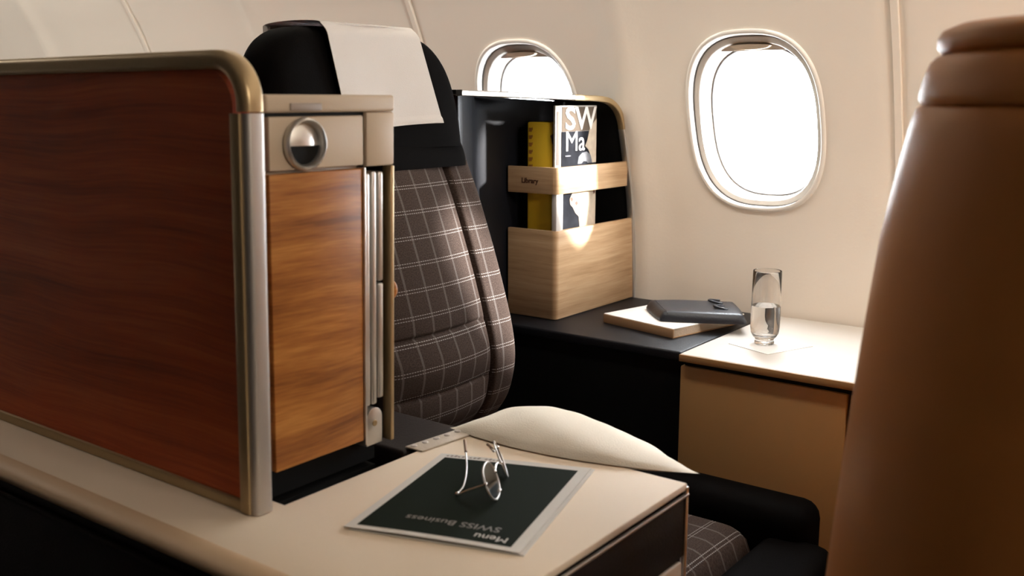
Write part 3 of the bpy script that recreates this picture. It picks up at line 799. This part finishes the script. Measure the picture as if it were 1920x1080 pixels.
for uu in (.22, .62):
    pts = []
    for k in range(15):
        a = k / 14; p = pouch_pt(uu + .0 + .05 * math.sin(PI * a), .62 + (a - .5) * .0) if False else pouch_pt(uu + .24 * (a - .5), .80 - .13 * math.sin(PI * a))
        pts.append((p.x, p.y, .684 + .0168 + .0045 * math.sin(PI * a)))
    obj('handle', tube(pts, .0028, 8), M['navy'], po, 60)
p0 = [pouch_pt(.04 + .92 * k / 12, .10) for k in range(13)]
obj('seam', tube([(p.x, p.y, .684 + ph(.04 + .92 * k / 12, .10) + .0002) for k, p in enumerate(p0)], .0009, 6), M['navy'], po, 60)
# napkin and glass
nq = [(-.793, 1.742), (-.699, 1.706), (-.656, 1.818), (-.752, 1.850)]
np_ = obj('paper_napkin', quadprism(nq, .6602, .6611, .0002), simple('white_paper_napkin', (.80, .78, .75), .8, bump=.2, bscale=600), None, 0)
tag(np_, 'square white paper napkin under the water glass', 'napkin')
GC = (-.738, 1.782, .6612)
gl = thing('drinking_glass', 'tall clear glass half filled with water on the side table', 'glass', GC)
outer = [(.0003, .0), (.0165, .0), (.0185, .0015), (.0185, .005), (.0178, .0085), (.0185, .011), (.0225, .0145), (.0262, .022), (.0275, .033), (.0278, .05), (.0272, .095), (.0268, .140), (.0263, .1415), (.0256, .140)]
inner = [(.0256, .140), (.0259, .095), (.0264, .05), (.0260, .035), (.0248, .026), (.021, .0195), (.012, .0175), (.0003, .0172)]
g = lathe(outer + inner[1:], GC, 56, 'z', (True, True))
obj('glass_body', g, M['glass'], gl, 50)
wtr = [(.0003, .0169), (.012, .0172), (.021, .0192), (.0250, .0262), (.02615, .035), (.02655, .05), (.0264, .0735), (.0262, .0745), (.0003, .0742)]
obj('water', lathe(wtr, GC, 56, 'z', (True, True)), M['water'], gl, 50)
# ------------------------------------------------------------------ pillow
pil = thing('pillow', 'cream cotton pillow lying behind the menu on the table edge', 'pillow', (-.70, 1.09, .60))
P00, P10, P01, P11 = Vector((-.850, .988, .6825)), Vector((-.503, 1.040, .6815)), Vector((-.872, 1.145, .664)), Vector((-.64, 1.20, .632))
def pbase(u, v):
    p = P00.lerp(P10, u).lerp(P01.lerp(P11, u), v)
    cu, cv = 2 * u - 1, 2 * v - 1
    # edges pull in between the corners
    p.y += (-.030 if v < .5 else -.012) * (1 - cu * cu) * abs(cv)
    p.x += .016 * (1 - cv * cv) * (1 if u < .5 else -1) * abs(cu)
    return p
def phh(u, v):
    a = max(0., 4 * u * (1 - u)); c = max(0., 4 * v * (1 - v))
    h = (a ** .55) * (c ** .60)
    wr = .0012 * math.sin(11 * u + 6 * v) * math.sin(9 * v + 3 * u) + .0004 * math.sin(31 * u - 14 * v)
    return h * (.030 + .009 * math.cos(3.4 * (u - .30))) + wr * min(1, 4 * h)
b = bmesh.new(); n1, n2 = 60, 44
T = [[None] * (n2 + 1) for _ in range(n1 + 1)]; B2 = [[None] * (n2 + 1) for _ in range(n1 + 1)]
for i in range(n1 + 1):
    for j in range(n2 + 1):
        u, v = i / n1, j / n2; p = pbase(u, v); h = phh(u, v); edge = i in (0, n1) or j in (0, n2)
        T[i][j] = b.verts.new((p.x, p.y, p.z + h))
        lo = max(p.z - h * .55, .6812 if p.y < 1.012 else (.6812 + (1.012 - p.y) * 1.4))
        B2[i][j] = T[i][j] if edge else b.verts.new((p.x, p.y, lo if lo < p.z + h - .0008 else p.z + h - .0008))
for i in range(n1):
    for j in range(n2):
        b.faces.new((T[i][j], T[i + 1][j], T[i + 1][j + 1], T[i][j + 1]))
        try: b.faces.new((B2[i][j], B2[i][j + 1], B2[i + 1][j + 1], B2[i + 1][j]))
        except ValueError: pass
obj('pillow_body', b, M['pillow'], pil, 80)
# flat hem with embroidered dots on the pillow's aft edge
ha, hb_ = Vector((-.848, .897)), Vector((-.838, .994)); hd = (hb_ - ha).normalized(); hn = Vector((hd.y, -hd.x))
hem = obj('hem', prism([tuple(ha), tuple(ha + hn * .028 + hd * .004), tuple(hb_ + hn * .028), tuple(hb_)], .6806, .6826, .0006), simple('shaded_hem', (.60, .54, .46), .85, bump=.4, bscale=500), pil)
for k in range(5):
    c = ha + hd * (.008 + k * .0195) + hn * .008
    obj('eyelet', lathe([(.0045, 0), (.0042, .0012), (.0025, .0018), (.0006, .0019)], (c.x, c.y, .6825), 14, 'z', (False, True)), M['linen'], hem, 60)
# ------------------------------------------------------------------ menu card
MQ = [(-.730, .677), (-.546, .737), (-.616, .977), (-.795, .907)]
menu = thing('menu_card', 'dark green menu card with white border and upside-down lettering on the table', 'menu', (-.67, .82, TZ))
def mq(u, v, P=MQ):
    a = Vector(P[0]).lerp(Vector(P[1]), u); c = Vector(P[3]).lerp(Vector(P[2]), u); return a.lerp(c, v)
obj('back_leaf', prism([tuple(mq(*q) + Vector((.004, .0015))) for q in ((0.01, .0), (1.0, 0.), (1, 1), (0.01, 1))], TZ + .0001, TZ + .0010), M['paper'], menu, 0)
def leaf(u, v): p = mq(u, v); return (p.x, p.y, TZ + .0013 + .0016 * math.sin(PI * u) * (1 - v) + .0012 * (1 - v) * (1 - v))
def leafgrid(u0, u1, v0, v1, off, th):
    b = grid(16, 12, lambda u, v: (lambda q: (q[0], q[1], q[2] + off))(leaf(u0 + (u1 - u0) * u, v0 + (v1 - v0) * v)))
    r = bmesh.ops.extrude_face_region(b, geom=list(b.faces))
    for v in [g for g in r['geom'] if isinstance(g, bmesh.types.BMVert)]: v.co.z += th
    return b
obj('front_leaf', leafgrid(0, 1, 0, 1, 0, .0006), M['paper'], menu, 30)
obj('green_print', leafgrid(.055, .935, .035, .945, .0007, .0002), M['green'], menu, 30)
ex = Vector((*(Vector(MQ[0]) - Vector(MQ[1])), 0)).normalized(); ey = Vector((*(Vector(MQ[0]) - Vector(MQ[3])), 0))
tz = TZ + .0048
def mtext(body, size, u, v, mat, name, bold):
    p = mq(u, v)
    t = text_bm(body, size, frame((p.x, p.y, TZ), ex, ey), .0001, bold)
    A, U, W = Vector(MQ[0]), Vector(MQ[1]) - Vector(MQ[0]), Vector(MQ[3]) - Vector(MQ[0])
    for q in t.verts:
        d = Vector((q.co.x, q.co.y)) - A; det = U.x * W.y - U.y * W.x
        q.co.z += leaf((d.x * W.y - d.y * W.x) / det, (U.x * d.y - U.y * d.x) / det)[2] - TZ + .0012
    obj(name, t, mat, menu, 0)
mtext('Menu', .0165, .895, .105, M['inkw'], 'lettering', 0)
mtext('SWISS Business', .0170, .815, .190, M['inkg'], 'lettering', 0)
b = bmesh.new()
for k in range(15):
    if k in (5, 9): continue
    u = .06 + k * .026; p = mq(u, .972); z = leaf(u, .972)[2] + .0007
    box((p.x - .0014, p.y - .0012, z), (p.x + .0014, p.y + .0012 * (1 + (k % 3)), z + .0002), bm=b)
obj('small_print', b, simple('faint_ink', (.25, .20, .17), .6), menu, 0)
# ------------------------------------------------------------------ spectacles
sp = thing('spectacles', 'thin silver rimmed spectacles resting on the menu card', 'glasses', (-.67, .84, .6845))
wdir = Vector((-.45, .86, 0)).normalized(); ndir = Vector((-.88, -.46, 0))
updir = (Vector((0, 0, 1)) * .90 + ndir * .38).normalized()
def lens(c, half_w, half_h, yaw=0.):
    wd = (Matrix.Rotation(yaw, 3, 'Z') @ wdir)
    nd = wd.cross(updir).normalized()
    def pt(t, s=1.): return Vector(c) + wd * (half_w * s * math.copysign(abs(math.cos(t)) ** .85, math.cos(t))) + updir * (half_h * s * math.copysign(abs(math.sin(t)) ** .85, math.sin(t)))
    b = bmesh.new(); n = 40
    A = [b.verts.new(pt(2 * PI * k / n) + nd * .0006) for k in range(n)]; B = [b.verts.new(pt(2 * PI * k / n) - nd * .0006) for k in range(n)]
    b.faces.new(A); b.faces.new(B[::-1])
    for k in range(n): b.faces.new((A[k], A[(k + 1) % n], B[(k + 1) % n], B[k]))
    lo = obj('lens', b, M['lens'], sp, 40)
    pts = [pt(2 * PI * k / 40, 1.02) for k in range(41)]
    obj('rim', tube(pts, .0011, 8, False), M['silver'], lo, 60)
    return pt
l1 = lens((-.6520, .8270, .7045), .0245, .0195)
l2 = lens((-.6860, .8880, .7045), .0240, .0195, .25)
a1, a2 = l1(0), l2(PI)
mid = (a1 + a2) / 2 + updir * .007
obj('bridge', tube(dens([tuple(a1 + updir * .002), tuple(mid), tuple(a2 + updir * .002)], 5), .0012, 8), M['chrome'], sp, 60)
h1 = l1(PI * .93)
hinge1 = Vector((-.684, .806, .6875))
obj('temple', tube(dens([tuple(h1), ((h1.x + hinge1.x) / 2 - .002, (h1.y + hinge1.y) / 2 - .002, .698), tuple(hinge1), (-.694, .829, .688), (-.720, .866, .692), (-.757, .908, .700)], 5), .0011, 8), M['silver'], sp, 60)
obj('temple_tip', tube([(-.745, .895, .698), (-.757, .908, .700), (-.772, .925, .6985)], .0018, 8), simple('brown_tip', (.25, .16, .11), .4), sp, 60)
obj('hinge', lathe([(.0008, -.003), (.0022, -.002), (.0026, 0), (.0022, .002), (.0008, .003)], tuple(hinge1), 12, 'z', (True, True)), M['chrome'], sp, 60)
h2 = l2(PI * .08)
obj('temple', tube(dens([tuple(h2), (h2.x - .010, h2.y + .008, .704), (-.712, .908, .702), (-.728, .922, .700)], 5), .0012, 8), M['silver'], sp, 60)
obj('temple_tip', tube([(-.722, .917, .701), (-.730, .924, .700), (-.742, .934, .697)], .0019, 8), bpy.data.materials['brown_tip'], sp, 60)
for q in (l1(PI * .93), l1(0.05), l2(PI * .95), l2(PI * .08), l1(-PI * .35)):
    obj('nose_pad' if q is None else 'joint', lathe([(.0006, -.0022), (.002, -.0012), (.0023, 0), (.002, .0012), (.0006, .0022)], tuple(q), 12, 'z', (True, True)), M['chrome'], sp, 60)
# ------------------------------------------------------------------ shell of the seat ahead
sh = thing('seat_ahead_shell', 'tall beige shell of the seat ahead, coloured brown as in shade, blurred in the right foreground', 'seat', (.1, 1.12, 0))
SX = [(0, -.32), (.45, -.317), (.67, -.307), (.85, -.296), (1.0, -.284), (1.08, -.271), (1.12, -.263), (1.165, -.254)]
def shell_ring(b, z, inset=0., yi=0.):
    x0 = smooth_interp(SX, z) + inset; x1 = .42 - inset; y0 = .735 + .10 * max(0, z - .6) ** 1.3 + yi; y1 = 1.52 - yi
    cx_, cy_ = (x0 + x1) / 2, (y0 + y1) / 2; hx_, hy_ = (x1 - x0) / 2, (y1 - y0) / 2; ring = []
    for k in range(72):
        t = 2 * PI * k / 72; e = 2 / 4.2
        ring.append(b.verts.new((cx_ + hx_ * math.copysign(abs(math.cos(t)) ** e, math.cos(t)), cy_ + hy_ * math.copysign(abs(math.sin(t)) ** e, math.sin(t)), z)))
    return ring
def shell_loft(levels, capb=True, capt=True):
    b = bmesh.new(); R = [shell_ring(b, *l) for l in levels]
    for i in range(len(R) - 1):
        for j in range(72): b.faces.new((R[i][j], R[i][(j + 1) % 72], R[i + 1][(j + 1) % 72], R[i + 1][j]))
    if capb: b.faces.new(R[0])
    if capt: b.faces.new(R[-1][::-1])
    return b
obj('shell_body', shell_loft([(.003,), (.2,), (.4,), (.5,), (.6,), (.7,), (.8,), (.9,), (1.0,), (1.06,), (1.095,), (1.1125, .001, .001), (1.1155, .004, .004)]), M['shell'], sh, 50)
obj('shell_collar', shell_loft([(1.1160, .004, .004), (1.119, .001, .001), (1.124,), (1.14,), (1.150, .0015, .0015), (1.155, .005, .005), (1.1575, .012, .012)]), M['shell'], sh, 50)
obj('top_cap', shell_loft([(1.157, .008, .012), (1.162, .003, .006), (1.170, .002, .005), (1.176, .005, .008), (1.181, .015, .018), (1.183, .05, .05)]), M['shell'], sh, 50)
